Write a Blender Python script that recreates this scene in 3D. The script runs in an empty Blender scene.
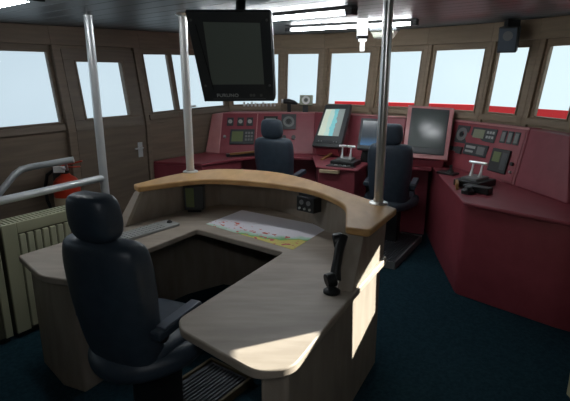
import bpy, bmesh, math, random
from mathutils import Vector, Matrix
random.seed(7)
scene = bpy.context.scene
COL = scene.collection
R = math.radians

# ------------------------------------------------------------------ materials
def srgb(r, g, b):
    def f(c):
        c /= 255.0
        return c / 12.92 if c <= 0.04045 else ((c + 0.055) / 1.055) ** 2.4
    return (f(r), f(g), f(b), 1.0)

def base_mat(name, col, rough=0.5, metal=0.0, spec=0.5, coat=0.0):
    m = bpy.data.materials.new(name); m.use_nodes = True
    b = m.node_tree.nodes['Principled BSDF']
    b.inputs['Base Color'].default_value = col
    b.inputs['Roughness'].default_value = rough
    b.inputs['Metallic'].default_value = metal
    b.inputs['Specular IOR Level'].default_value = spec
    b.inputs['Coat Weight'].default_value = coat
    return m

def noisy(name, c1, c2, rough=0.5, scale=(6, 6, 6), detail=4, bump=0.0, bscale=None, metal=0.0, spec=0.5, pos=(0.35, 0.65)):
    """two-tone noise colour with optional bump"""
    m = base_mat(name, c1, rough, metal, spec)
    nt = m.node_tree; N = nt.nodes; L = nt.links; b = N['Principled BSDF']
    tc = N.new('ShaderNodeTexCoord'); mp = N.new('ShaderNodeMapping')
    mp.inputs['Scale'].default_value = scale
    no = N.new('ShaderNodeTexNoise'); no.inputs['Scale'].default_value = 1.0; no.inputs['Detail'].default_value = detail
    cr = N.new('ShaderNodeValToRGB')
    cr.color_ramp.elements[0].color = c1; cr.color_ramp.elements[1].color = c2
    cr.color_ramp.elements[0].position = pos[0]; cr.color_ramp.elements[1].position = pos[1]
    L.new(tc.outputs['Object'], mp.inputs['Vector']); L.new(mp.outputs[0], no.inputs['Vector'])
    L.new(no.outputs['Fac'], cr.inputs['Fac']); L.new(cr.outputs['Color'], b.inputs['Base Color'])
    if bump:
        n2 = N.new('ShaderNodeTexNoise'); n2.inputs['Scale'].default_value = bscale or 200; n2.inputs['Detail'].default_value = 3
        bp = N.new('ShaderNodeBump'); bp.inputs['Strength'].default_value = bump; bp.inputs['Distance'].default_value = 0.004
        L.new(tc.outputs['Object'], n2.inputs['Vector']); L.new(n2.outputs['Fac'], bp.inputs['Height'])
        L.new(bp.outputs[0], b.inputs['Normal'])
    return m

M = {}
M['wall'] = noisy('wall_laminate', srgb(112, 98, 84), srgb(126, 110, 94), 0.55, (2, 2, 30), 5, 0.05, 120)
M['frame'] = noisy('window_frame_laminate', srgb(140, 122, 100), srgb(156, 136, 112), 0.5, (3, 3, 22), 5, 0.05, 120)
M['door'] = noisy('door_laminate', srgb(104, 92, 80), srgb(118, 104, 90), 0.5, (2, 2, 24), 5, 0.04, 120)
M['desk'] = noisy('desk_laminate', srgb(160, 148, 134), srgb(178, 166, 152), 0.48, (3, 14, 14), 6, 0.04, 150)
M['pedestal'] = noisy('pedestal_laminate', srgb(144, 133, 120), srgb(160, 149, 136), 0.5, (14, 14, 3), 6, 0.04, 150)
M['bar'] = noisy('bar_top_wood', srgb(190, 145, 92), srgb(208, 164, 108), 0.42, (12, 4, 12), 6, 0.03, 150)
M['maroon'] = noisy('maroon_panel', srgb(140, 62, 72), srgb(148, 68, 78), 0.42, (9, 9, 9), 3, 0.03, 300)
M['maroon_lt'] = noisy('pink_trim_and_lit_maroon', srgb(196, 132, 134), srgb(204, 142, 142), 0.35, (9, 9, 9), 3)  # pink of the radar housing; also stands in for lit maroon on the consoles
M['black'] = base_mat('black_plastic', (0.012, 0.013, 0.014, 1), 0.38)
M['bezel'] = base_mat('dark_grey_casing', (0.055, 0.061, 0.064, 1), 0.42)
M['screen'] = base_mat('switched_off_screen', srgb(128, 138, 130), 0.35)
M['screen2'] = base_mat('grey_screen_glass', srgb(84, 92, 90), 0.18)
M['chair'] = noisy('dark_blue_leather', (0.034, 0.050, 0.070, 1), (0.044, 0.062, 0.086, 1), 0.42, (20, 20, 20), 3, 0.12, 160)
M['armpad'] = base_mat('grey_arm_pad', (0.09, 0.11, 0.145, 1), 0.4)
M['chrome'] = base_mat('polished_steel', (0.80, 0.81, 0.80, 1), 0.28, 0.9)
M['steel'] = noisy('painted_steel_tube', (0.60, 0.63, 0.64, 1), (0.70, 0.72, 0.73, 1), 0.28, (8, 8, 3), 3, metal=0.35)
M['brushed'] = base_mat('pale_brushed_steel', (0.80, 0.80, 0.78, 1), 0.38, 0.35)
M['white'] = base_mat('white_plastic', (0.78, 0.78, 0.76, 1), 0.4)
M['ivory'] = base_mat('ivory_enamel', srgb(182, 182, 152), 0.45)
M['ivory_dk'] = base_mat('ivory_enamel_fins', srgb(192, 192, 162), 0.45)
M['ivory_rec'] = base_mat('ivory_gap_shade', srgb(92, 90, 74), 0.5)  # shade between the radiator flutes, put into a darker body colour
M['red'] = base_mat('red_paint', srgb(190, 55, 30), 0.35)
M['hull'] = base_mat('signal_red_hull', srgb(225, 20, 25), 0.6)
M['grey'] = base_mat('grey_plastic', srgb(120, 122, 122), 0.4)
M['ltgrey'] = base_mat('light_grey_keys', srgb(172, 174, 172), 0.45)
M['dkgrey'] = base_mat('dark_grey_plastic', srgb(62, 66, 68), 0.4)
M['lcd'] = base_mat('olive_lcd', srgb(120, 132, 92), 0.25)
M['lcd2'] = base_mat('pale_lcd', srgb(150, 156, 132), 0.25)
M['wood_dk'] = base_mat('oak_strip', srgb(150, 112, 66), 0.5)
M['alu'] = noisy('ribbed_aluminium', (0.075, 0.085, 0.10, 1), (0.10, 0.11, 0.125, 1), 0.5, (10, 10, 10), 3, metal=0.3)
M['brass'] = base_mat('bronze_edge', srgb(92, 82, 60), 0.55, 0.0)
M['letter'] = base_mat('grey_lettering', srgb(190, 195, 195), 0.5)
M['housing'] = base_mat('fixture_housing', (0.10, 0.105, 0.11, 1), 0.5)

def carpet():
    m = noisy('blue_carpet', (0.010, 0.032, 0.046, 1), (0.017, 0.048, 0.066, 1), 0.95, (45, 45, 45), 3, 0.9, 260, spec=0.1)
    return m
M['carpet'] = carpet()

def ceiling_mat():
    m = noisy('ceiling_planks', (0.060, 0.064, 0.066, 1), (0.078, 0.082, 0.084, 1), 0.42, (1.5, 1.5, 1.5), 3, spec=0.35)
    nt = m.node_tree; N = nt.nodes; L = nt.links; b = N['Principled BSDF']
    tc = N.new('ShaderNodeTexCoord'); mp = N.new('ShaderNodeMapping'); mp.inputs['Rotation'].default_value = (0, 0, R(40))
    wv = N.new('ShaderNodeTexWave'); wv.wave_type = 'BANDS'; wv.bands_direction = 'Y'; wv.wave_profile = 'SAW'
    wv.inputs['Scale'].default_value = 1.6; wv.inputs['Distortion'].default_value = 0
    cr = N.new('ShaderNodeValToRGB'); e = cr.color_ramp.elements
    e[0].position = 0.0; e[0].color = (0, 0, 0, 1); e[1].position = 0.06; e[1].color = (1, 1, 1, 1)
    bp = N.new('ShaderNodeBump'); bp.inputs['Strength'].default_value = 0.8; bp.inputs['Distance'].default_value = 0.01
    L.new(tc.outputs['Object'], mp.inputs['Vector']); L.new(mp.outputs[0], wv.inputs['Vector'])
    L.new(wv.outputs['Fac'], cr.inputs['Fac']); L.new(cr.outputs['Color'], bp.inputs['Height'])
    L.new(bp.outputs[0], b.inputs['Normal'])
    old = b.inputs['Base Color'].links[0].from_socket
    mx = N.new('ShaderNodeMix'); mx.data_type = 'RGBA'; mx.blend_type = 'MULTIPLY'; mx.inputs[0].default_value = 0.6
    L.new(old, mx.inputs[6]); L.new(cr.outputs['Color'], mx.inputs[7]); L.new(mx.outputs[2], b.inputs['Base Color'])
    return m
M['ceiling'] = ceiling_mat()

def glass():
    m = bpy.data.materials.new('window_glass'); m.use_nodes = True
    nt = m.node_tree; N = nt.nodes; L = nt.links; N.remove(N['Principled BSDF'])
    t = N.new('ShaderNodeBsdfTransparent'); t.inputs[0].default_value = (0.96, 0.98, 0.98, 1)
    g = N.new('ShaderNodeBsdfGlossy'); g.inputs['Roughness'].default_value = 0.3
    mx = N.new('ShaderNodeMixShader'); mx.inputs[0].default_value = 0.012
    L.new(t.outputs[0], mx.inputs[1]); L.new(g.outputs[0], mx.inputs[2])
    L.new(mx.outputs[0], N['Material Output'].inputs['Surface'])
    return m
M['glass'] = glass()

def emit(name, col, s):
    m = base_mat(name, col, 0.4); b = m.node_tree.nodes['Principled BSDF']
    b.inputs['Emission Color'].default_value = col; b.inputs['Emission Strength'].default_value = s
    return m
M['tube'] = emit('lit_fluorescent_tube', (0.93, 0.97, 1.0, 1), 30.0)
M['lamp'] = emit('pale_lamp_glass', srgb(170, 172, 160), 0.12)
M['sounder'] = emit('lit_white_beacon', (.9, .92, .9, 1), 0.7)
M['bluescreen'] = None

def chart_mat(name, paper, screen=False):
    """a sea chart: pale sea, green/yellow coast band along one side, red traffic marks"""
    m = base_mat(name, paper, 0.6); nt = m.node_tree; N = nt.nodes; L = nt.links; b = N['Principled BSDF']
    tc = N.new('ShaderNodeTexCoord'); sep = N.new('ShaderNodeSeparateXYZ'); L.new(tc.outputs['UV'], sep.inputs[0])
    no = N.new('ShaderNodeTexNoise'); no.inputs['Scale'].default_value = 5.0; no.inputs['Detail'].default_value = 6
    L.new(tc.outputs['UV'], no.inputs['Vector'])
    def math_(op, a, bb):
        n = N.new('ShaderNodeMath'); n.operation = op
        for i, v in enumerate((a, bb)):
            if hasattr(v, 'is_linked') or hasattr(v, 'links'): L.new(v, n.inputs[i])
            else: n.inputs[i].default_value = v
        return n.outputs[0]
    if screen:
        u = math_('ADD', sep.outputs['X'], math_('MULTIPLY', math_('SUBTRACT', no.outputs['Fac'], 0.5), 0.25))
        cr = N.new('ShaderNodeValToRGB'); cr.color_ramp.interpolation = 'CONSTANT'; e = cr.color_ramp.elements
        e[0].position = 0; e[0].color = srgb(205, 216, 200)
        e[1].position = 0.50; e[1].color = srgb(130, 200, 205)
        a = e.new(0.30); a.color = srgb(190, 215, 205); a = e.new(0.72); a.color = srgb(140, 150, 148)
        L.new(u, cr.inputs['Fac']); col = cr.outputs['Color']
    else:
        v = math_('ADD', sep.outputs['Y'], math_('MULTIPLY', math_('SUBTRACT', no.outputs['Fac'], 0.5), 0.35))
        v = math_('SUBTRACT', v, math_('MULTIPLY', math_('POWER', sep.outputs['X'], 3.0), 0.32))
        v = math_('ADD', v, math_('MULTIPLY', math_('SUBTRACT', 1.0, sep.outputs['X']), 0.16))
        cr = N.new('ShaderNodeValToRGB'); e = cr.color_ramp.elements
        e[0].position = 0.0; e[0].color = srgb(228, 214, 120)
        e[1].position = 0.22; e[1].color = srgb(240, 238, 246)
        a = e.new(0.03); a.color = srgb(225, 215, 110); a = e.new(0.06); a.color = srgb(110, 195, 110)
        a = e.new(0.12); a.color = srgb(190, 225, 205)
        L.new(v, cr.inputs['Fac'])
        n2 = N.new('ShaderNodeTexNoise'); n2.inputs['Scale'].default_value = 14; n2.inputs['Detail'].default_value = 2
        L.new(tc.outputs['UV'], n2.inputs['Vector'])
        th = math_('GREATER_THAN', n2.outputs['Fac'], 0.60)
        lo = math_('LESS_THAN', sep.outputs['Y'], 0.34)
        mk = math_('MULTIPLY', th, lo)
        mx = N.new('ShaderNodeMix'); mx.data_type = 'RGBA'; L.new(mk, mx.inputs[0])
        L.new(cr.outputs['Color'], mx.inputs[6]); mx.inputs[7].default_value = srgb(215, 110, 100)
        col = mx.outputs[2]
    L.new(col, b.inputs['Base Color'])
    if screen:
        L.new(col, b.inputs['Emission Color']); b.inputs['Emission Strength'].default_value = 0.32
        b.inputs['Roughness'].default_value = 0.25; b.inputs['Base Color'].default_value = (0.1, 0.1, 0.1, 1)
    return m
M['chart'] = chart_mat('paper_sea_chart', srgb(230, 228, 236))
M['chartscreen'] = chart_mat('lit_chart_screen', srgb(120, 140, 140), True)

def blue_screen():
    m = base_mat('dark_display_with_blue_glow', (0.01, 0.012, 0.016, 1), 0.2)
    nt = m.node_tree; N = nt.nodes; L = nt.links; b = N['Principled BSDF']
    tc = N.new('ShaderNodeTexCoord'); sep = N.new('ShaderNodeSeparateXYZ'); L.new(tc.outputs['UV'], sep.inputs[0])
    cr = N.new('ShaderNodeValToRGB'); e = cr.color_ramp.elements
    e[0].position = 0.05; e[0].color = srgb(70, 105, 140); e[1].position = 0.35; e[1].color = srgb(52, 60, 66)
    L.new(sep.outputs['Y'], cr.inputs['Fac']); L.new(cr.outputs['Color'], b.inputs['Emission Color'])
    b.inputs['Emission Strength'].default_value = 0.6
    return m
M['bluescreen'] = blue_screen()

# ------------------------------------------------------------------ mesh helpers
def wloc(o):
    v = Vector((0, 0, 0))
    while o is not None:
        v += o.location; o = o.parent
    return v

def tag(o, label=None, cat=None, group=None, kind=None):
    if label: o['label'] = label
    if cat: o['category'] = cat
    if group: o['group'] = group
    if kind: o['kind'] = kind
    return o

def thing(name, loc, label, cat, group=None):
    o = bpy.data.objects.new(name, None); COL.objects.link(o)
    o.empty_display_size = 0.1; o.location = loc
    return tag(o, label, cat, group)

class MB:
    def __init__(s): s.v = []; s.f = []; s.uv = {}
    def add(s, vs, fs):
        n = len(s.v); s.v += [Vector(a) for a in vs]
        s.f += [tuple(n + i for i in f) for f in fs]; return n
    def hexa(s, a, b):      # two quads a (bottom) and b (top), same order
        s.add(list(a) + list(b), [(3, 2, 1, 0), (4, 5, 6, 7), (0, 1, 5, 4), (1, 2, 6, 5), (2, 3, 7, 6), (3, 0, 4, 7)]); return s
    def box(s, x0, x1, y0, y1, z0, z1):
        q = [(x0, y0), (x1, y0), (x1, y1), (x0, y1)]
        return s.hexa([(x, y, z0) for x, y in q], [(x, y, z1) for x, y in q])
    def obox(s, c, ax, ay, az, hx, hy, hz):
        c = Vector(c); ax = Vector(ax).normalized() * hx; ay = Vector(ay).normalized() * hy; az = Vector(az).normalized() * hz
        q = [(-1, -1), (1, -1), (1, 1), (-1, 1)]
        return s.hexa([c + ax * i + ay * j - az for i, j in q], [c + ax * i + ay * j + az for i, j in q])
    def prism(s, poly, z0, z1, poly_top=None):
        pt = poly_top or poly; n = len(poly)
        g = lambda z, p: (p[0], p[1], p[2] if len(p) > 2 else z)
        vs = [g(z0, p) for p in poly] + [g(z1, p) for p in pt]
        s.add(vs, [tuple(reversed(range(n))), tuple(range(n, 2 * n))] + [(i, (i + 1) % n, n + (i + 1) % n, n + i) for i in range(n)])
        return s
    def loft(s, rings, closed=True):
        n = len(rings[0]); vs = [p for r in rings for p in r]; fs = []
        for k in range(len(rings) - 1):
            for i in range(n):
                j = (i + 1) % n; fs.append((k * n + i, k * n + j, (k + 1) * n + j, (k + 1) * n + i))
        if closed: fs += [tuple(reversed(range(n))), tuple(range((len(rings) - 1) * n, len(rings) * n))]
        s.add(vs, fs); return s
    def tube(s, pts, r, n=16, rs=None):
        pts = [Vector(p) for p in pts]; rings = []; up = None
        for i, p in enumerate(pts):
            if i == 0: d = pts[1] - p
            elif i == len(pts) - 1: d = p - pts[i - 1]
            else: d = (pts[i + 1] - p).normalized() + (p - pts[i - 1]).normalized()
            d.normalize()
            if up is None:
                up = Vector((0, 0, 1)) if abs(d.z) < 0.9 else Vector((1, 0, 0))
            a = d.cross(up).normalized(); b = a.cross(d).normalized(); up = b
            rr = rs[i] if rs else r
            rings.append([p + a * math.cos(2 * math.pi * k / n) * rr + b * math.sin(2 * math.pi * k / n) * rr for k in range(n)])
        return s.loft(rings)
    def cyl(s, p0, p1, r0, r1=None, n=24):
        return s.tube([p0, p1], r0, n, [r0, r0 if r1 is None else r1])
    def lathe(s, c, prof, n=24):
        return s.loft([[Vector((c[0] + math.cos(2 * math.pi * k / n) * r, c[1] + math.sin(2 * math.pi * k / n) * r, c[2] + z)) for k in range(n)] for r, z in prof])
    def build(s, name, m, parent=None, bevel=0.0, seg=2, origin=None, angle=38, subsurf=0, uvquad=None):
        vs = s.v
        if parent is not None: off = wloc(parent)
        elif origin is not None: off = Vector(origin)
        else:
            xs = [v.x for v in vs]; ys = [v.y for v in vs]; zs = [v.z for v in vs]
            off = Vector(((min(xs) + max(xs)) / 2, (min(ys) + max(ys)) / 2, min(zs)))
        me = bpy.data.meshes.new(name); me.from_pydata([v - off for v in vs], [], s.f); me.update()
        bm = bmesh.new(); bm.from_mesh(me); bmesh.ops.recalc_face_normals(bm, faces=bm.faces); bm.to_mesh(me); bm.free()
        me.materials.append(m)
        for p in me.polygons: p.use_smooth = True
        me.set_sharp_from_angle(angle=R(angle))
        o = bpy.data.objects.new(name, me); COL.objects.link(o)
        if parent is not None: o.parent = parent
        else: o.location = off
        if bevel:
            b = o.modifiers.new('bevel', 'BEVEL'); b.width = bevel; b.segments = seg; b.limit_method = 'ANGLE'; b.angle_limit = R(35)
            b.harden_normals = False
        if subsurf:
            b = o.modifiers.new('sub', 'SUBSURF'); b.levels = subsurf; b.render_levels = subsurf
        return o

def quad_uv(o):
    """uv from the corner order of a 4-sided sheet: first face only is a card facing front"""
    me = o.data; uvl = me.uv_layers.new(name='UVMap')
    for p in me.polygons:
        for k, li in enumerate(p.loop_indices):
            vi = me.loops[li].vertex_index % 4
            uvl.data[li].uv = ((0, 0), (1, 0), (1, 1), (0, 1))[vi]

class Panel:
    """a four-cornered sloping face; u to the right, v down, off outwards (towards the viewer side)"""
    def __init__(s, TL, TR, BR, BL):
        s.TL, s.TR, s.BR, s.BL = [Vector(p) for p in (TL, TR, BR, BL)]
        s.n = ((s.TR - s.TL).cross(s.BL - s.TL)).normalized()
        c = (s.TL + s.TR + s.BR + s.BL) / 4
        if s.n.dot(-c + Vector((0, 0, 1.87))) < 0: s.n = -s.n
        s.w = ((s.TR - s.TL).length + (s.BR - s.BL).length) / 2; s.h = ((s.BL - s.TL).length + (s.BR - s.TR).length) / 2
    def pt(s, u, v, off=0):
        a = s.TL.lerp(s.TR, u); b = s.BL.lerp(s.BR, u); return a.lerp(b, v) + s.n * off
    def box(s, mb, u0, u1, v0, v1, o0, o1):
        q = [(u0, v1), (u1, v1), (u1, v0), (u0, v0)]
        mb.hexa([s.pt(u, v, o0) for u, v in q], [s.pt(u, v, o1) for u, v in q]); return mb
    def disc(s, mb, u, v, r, o0, o1, n=24, r1=None):
        mb.cyl(s.pt(u, v, o0), s.pt(u, v, o1), r, r1, n); return mb
    def ring(s, mb, u, v, r0, r1, o0, o1, n=28):
        c = s.pt(u, v); a = (s.pt(u + .01, v) - c).normalized(); b = s.n.cross(a).normalized()
        rings = []
        for r, o in ((r0, o0), (r1, o0), (r1, o1), (r0, o1), (r0, o0)):
            rings.append([c + s.n * o + (a * math.cos(2 * math.pi * k / n) + b * math.sin(2 * math.pi * k / n)) * r for k in range(n)])
        mb.loft(rings, closed=False); return mb

# ------------------------------------------------------------------ room shell
def zceil(x, y): return 2.30 + 0.0135 * (x + 2.6) + 0.015 * (y - 4.3)
P0 = Vector((-2.77, 4.03)); DL = Vector((math.sin(R(35.6)), math.cos(R(35.6))))
def LW(s): p = P0 + DL * s; return (p.x, p.y)
# node: x, y, sill, window top
nodes = [
    (*LW(-3.6), 1.37, 2.07), (*LW(-0.5), 1.38, 2.075), (*LW(0.98), 1.39, 2.08), (*LW(2.03), 1.41, 2.09), (*LW(2.48), 1.42, 2.10),
    (*LW(3.42), 1.43, 2.11), (-0.06, 6.80, 1.455, 2.135), (0.50, 6.69, 1.455, 2.137), (1.10, 6.30, 1.455, 2.137), (1.62, 5.87, 1.455, 2.137),
    (2.12, 5.30, 1.455, 2.137), (2.37, 4.84, 1.455, 2.13), (2.57, 4.33, 1.45, 2.13), (2.66, 3.06, 1.44, 2.12), (2.70, 1.4, 1.44, 2.12),
    (2.70, -1.6, 1.44, 2.12), (-4.87, -1.6, 1.37, 2.07)]
n = len(nodes)
XY = [Vector((a[0], a[1])) for a in nodes]
def seg_n(i):
    d = (XY[(i + 1) % n] - XY[i]).normalized(); return Vector((-d.y, d.x))   # outward (room is clockwise)
NN = []
for i in range(n):
    a = seg_n(i - 1); b = seg_n(i); m = (a + b).normalized(); NN.append(m / max(0.35, m.dot(a)))
LEAN = 0.16; BEND = 1.30
class Span:
    def __init__(s, i): s.i = i; s.j = (i + 1) % n; s.len = (XY[s.j] - XY[s.i]).length
    def pt(s, t, z, off=0):
        p = XY[s.i].lerp(XY[s.j], t); m = NN[s.i].lerp(NN[s.j], t)
        o = off + max(0.0, z - BEND) * LEAN
        return Vector((p.x + m.x * o, p.y + m.y * o, z))
    def zc(s, t): p = s.pt(t, 2.3); return zceil(p.x, p.y)
    def zs(s, t): return nodes[s.i][2] * (1 - t) + nodes[s.j][2] * t
    def zt(s, t): return nodes[s.i][3] * (1 - t) + nodes[s.j][3] * t
    def blk(s, mb, t0, t1, z0, z1, o0, o1):
        """z0,z1 may be functions of t"""
        f = lambda z, t: z(t) if callable(z) else z
        mb.hexa([s.pt(t0, f(z0, t0), o0), s.pt(t1, f(z0, t1), o0), s.pt(t1, f(z0, t1), o1), s.pt(t0, f(z0, t0), o1)],
                [s.pt(t0, f(z1, t0), o0), s.pt(t1, f(z1, t1), o0), s.pt(t1, f(z1, t1), o1), s.pt(t0, f(z1, t0), o1)])
spans = [Span(i) for i in range(n)]
TH = 0.045
def make_wall(name, idx, openings, m):
    mb = MB()
    for i in idx:
        s = spans[i]; op = openings.get(i)
        s.blk(mb, 0, 1, 0, BEND, 0, TH)
        if op is None:
            s.blk(mb, 0, 1, BEND, s.zc, 0, TH); continue
        t0, t1 = op[0], op[1]; zs = op[2] if len(op) > 2 else s.zs; zt = op[3] if len(op) > 3 else s.zt
        s.blk(mb, 0, 1, BEND, zs, 0, TH)
        s.blk(mb, 0, t0, zs, zt, 0, TH); s.blk(mb, t1, 1, zs, zt, 0, TH)
        s.blk(mb, 0, 1, zt, s.zc, 0, TH)
    o = mb.build(name, m); tag(o, kind='structure'); return o
def half(i, w0=.075, w1=.075): L = spans[i].len; return (w0 / L, 1 - w1 / L)
OP = {1: (0.08, (.955 + .5) / spans[1].len), 3: ((2.09 - 2.03) / .45, (2.468 - 2.03) / .45), 4: ((2.515 - 2.48) / .94, (3.34 - 2.48) / .94),
      5: half(5, .06, .03), 6: half(6), 7: half(7), 8: half(8), 9: half(9), 10: half(10, .06, .10), 11: half(11, .10, .07),
      12: (0.60, 0.850, lambda t: 1.33, lambda t: 1.86), 13: (0.07, 0.55, lambda t: 1.93, lambda t: 2.145),  # unseen right-hand openings, sized to shape the sun patches on the table
      0: (.35, .9)}  # unseen rear opening, added to let in fill light
# door opening (leaf pane) on span 2: s from 1.22 to 1.75, leaf from 1.08 to 1.93
dS = spans[2]; td = lambda s_: (s_ - 0.98) / 1.05
OPD = (td(1.20), td(1.775), lambda t: 1.40, lambda t: 1.995)
OP[2] = OPD
make_wall('wall_left', [0, 1, 2, 3, 4], OP, M['wall'])
make_wall('wall_front', [5, 6, 7, 8, 9], OP, M['frame'])
make_wall('wall_right', [10, 11, 12, 13, 14], OP, M['frame'])
make_wall('wall_back', [15, 16], OP, M['wall'])

# floor and ceiling slabs
fl = MB(); fl.prism([(XY[i].x + NN[i].x * .3, XY[i].y + NN[i].y * .3) for i in range(n)], -0.12, 0.0)
tag(fl.build('floor', M['carpet']), kind='structure')
ce = MB()
cp = [(XY[i].x + NN[i].x * .4, XY[i].y + NN[i].y * .4) for i in range(n)]
ce.prism([(x, y, zceil(x, y)) for x, y in cp], 0, 0, [(x, y, zceil(x, y) + .1) for x, y in cp])
tag(ce.build('ceiling', M['ceiling'], origin=(0, 0, 2.3)), kind='structure')

# window frames with panes
wn = 1
for i in (1, 3, 4, 5, 6, 7, 8, 9, 10, 11, 12, 13, 0):
    s = spans[i]; t0, t1 = OP[i][0], OP[i][1]
    zs = OP[i][2] if len(OP[i]) > 2 else s.zs; zt = OP[i][3] if len(OP[i]) > 3 else s.zt
    e = .012 / s.len
    mb = MB()
    zs2 = lambda t, zs=zs: zs(t) + .010
    zt2 = lambda t, zt=zt: zt(t) - .014
    for a, b, c, d in ((t0, t1, zs, zs2), (t0, t1, zt2, zt), (t0, t0 + e, zs2, zt2), (t1 - e, t1, zs2, zt2)):
        s.blk(mb, a, b, c, d, -.010, .032)
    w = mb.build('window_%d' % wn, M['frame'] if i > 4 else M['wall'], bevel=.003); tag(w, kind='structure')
    g = MB(); s.blk(g, t0 + e * .5, t1 - e * .5, zs2, zt2, .010, .015)
    g.build('pane', M['glass'], w)
    wn += 1

# door leaf, casing and handle
mb = MB(); t0, t1, zs, zt = OPD
L0, L1 = td(1.08), td(1.935)
top = lambda t: dS.zt(t) + .02
for a, b, c, d in ((L0, L1, 0.03, BEND), (L0, L1, BEND, zs), (L0, t0, zs, zt), (t1, L1, zs, zt), (L0, L1, zt, top)):
    dS.blk(mb, a, b, c, d, -.035, -.004)
door = mb.build('door_1', M['door'], bevel=.003); tag(door, kind='structure')
mb = MB(); dS.blk(mb, t0, t1, zs, zt, -.018, -.013); mb.build('pane', M['glass'], door)
mb = MB(); r_ = .02 / 1.05
for a, b, c, d in ((t0, t1, zs, lambda t: 1.415), (t0, t1, lambda t: 1.98, zt), (t0, t0 + r_, lambda t: 1.415, lambda t: 1.98), (t1 - r_, t1, lambda t: 1.415, lambda t: 1.98)):
    dS.blk(mb, a, b, c, d, -.042, .0)
mb.build('window_bead', M['wall'], door, bevel=.003)
mb = MB(); th = td(1.84)
dS.blk(mb, th - .03, th + .03, .93, 1.10, -.042, -.034); mb.build('lock_plate', M['steel'], door, bevel=.003)
mb = MB(); a = dS.pt(th, 1.04, -.04); b = dS.pt(th, 1.04, -.085); c = dS.pt(th - .10, 1.04, -.085)
mb.tube([a, b, b.lerp(c, .2), c], .009, 10); mb.build('door_handle', M['steel'], door)

# pilasters (mullion covers) and header / sill trims
tn = 1
def trim(mb, m=None, bev=.004):
    global tn
    o = mb.build('trim_%d' % tn, m or M['frame'], bevel=bev); tag(o, kind='structure'); tn += 1; return o
def pil(i, t_or_s, hw, o0=-.03, z0=BEND, m=None):
    s = spans[i]; mb = MB(); d = hw / s.len
    s.blk(mb, t_or_s - d, t_or_s + d, z0, s.zc, o0, 0.0); trim(mb, m)
# left wall posts
mb = MB(); dS.blk(mb, td(1.945), td(2.0), .03, BEND, -.05, 0); dS.blk(mb, td(1.945), td(2.0), BEND, dS.zc, -.05, 0); trim(mb, M['wall'])
mb = MB(); dS.blk(mb, td(.985), td(1.07), .03, BEND, -.05, 0); dS.blk(mb, td(.985), td(1.07), BEND, dS.zc, -.05, 0); trim(mb, M['wall'])
for i in range(5, 13):     # narrow raised strips on either side of each front mullion
    s = spans[i]; t0, t1 = OP[i][0], OP[i][1]
    mb = MB(); s.blk(mb, 0, t0 * .62, BEND, s.zc, -.03, 0.0); trim(mb)
    mb = MB(); s.blk(mb, 1 - (1 - t1) * .62, 1, BEND, s.zc, -.03, 0.0); trim(mb)
for i in (1, 2, 3, 4):
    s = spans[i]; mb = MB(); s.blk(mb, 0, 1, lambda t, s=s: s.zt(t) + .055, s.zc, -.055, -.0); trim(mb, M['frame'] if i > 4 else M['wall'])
for i in range(5, 13):
    s = spans[i]; mb = MB(); s.blk(mb, 0, 1, lambda t, s=s: s.zt(t) + .055, s.zc, -.07, -.0); trim(mb)
for i in (1, 3, 4, 5, 6, 7, 8, 9, 10, 11):
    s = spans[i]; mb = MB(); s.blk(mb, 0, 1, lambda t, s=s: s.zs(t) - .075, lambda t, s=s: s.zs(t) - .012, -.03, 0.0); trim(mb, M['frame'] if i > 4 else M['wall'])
for k, (nm, idx) in enumerate((('left', (0, 1, 3, 4)), ('right', (12, 13, 14)), ('back', (15,)))):
    mb = MB()
    for i in idx: spans[i].blk(mb, 0, 1, 0, .09, -.012, 0)
    tag(mb.build('baseboard_' + nm, M['dkgrey']), kind='structure')

# red bulwark outside, curving round the fore deck
red = [(-.6, 10.2), (.6, 10.0), (1.87, 9.52), (2.6, 9.15), (3.34, 8.72), (3.82, 7.98), (4.2, 7.36), (4.6, 6.4), (4.9, 5.0), (5.0, 3.6)]
red = red[2:]; red = [(1.0, 9.85)] + red
mb = MB()
for a, b in zip(red[:-1], red[1:]):
    d = (Vector(b) - Vector(a)).normalized(); o = Vector((-d.y, d.x)) * .08
    mb.hexa([(*a, .1), (*b, .1), (b[0] + o.x, b[1] + o.y, .1), (a[0] + o.x, a[1] + o.y, .1)],
            [(*a, 1.32), (*b, 1.32), (b[0] + o.x, b[1] + o.y, 1.32), (a[0] + o.x, a[1] + o.y, 1.32)])
tag(mb.build('bulwark', M['hull'], origin=(3, 8, 0)), 'bright red steel bulwark outside beyond the right-hand front windows', 'ship bulwark')

mb = MB(); mb.box(5.6, 5.72, 5.1, 9.45, -.2, 5.6); tag(mb.build('sun_block_wall', M['white']), kind='structure')  # unseen wall added outside to keep the sun off the left wall

# ------------------------------------------------------------------ ceiling fixtures
def tube_light(a, b, label):
    a = Vector((a[0], a[1], zceil(*a))); b = Vector((b[0], b[1], zceil(*b))); d = (b - a).normalized()
    sd = Vector((-d.y, d.x, 0)).normalized(); up = d.cross(sd) * -1
    if up.z < 0: up = -up
    c = (a + b) / 2; hl = (b - a).length / 2
    t = thing('fluorescent_light', c - up * .055, label, 'ceiling light', 'fluorescent tube lights across the ceiling')
    mb = MB(); mb.obox(c - up * .012, d, sd, up, hl, .05, .012); mb.build('housing', M['housing'], t, bevel=.003)
    mb = MB(); mb.obox(c - up * .040, d, sd, up, hl - .06, .018, .013); mb.build('diffuser', M['tube'], t, bevel=.010, seg=3)
    for e, sg in ((a, 1), (b, -1)):
        mb = MB(); mb.obox(e + d * sg * .03 - up * .035, d, sd, up, .03, .045, .024); mb.build('end_cap', M['black'], t, bevel=.004)
tube_light((-.80, 4.66), (.50, 3.67), 'lit fluorescent tube passing behind the hanging monitor, nearer of two at the top centre')
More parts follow.
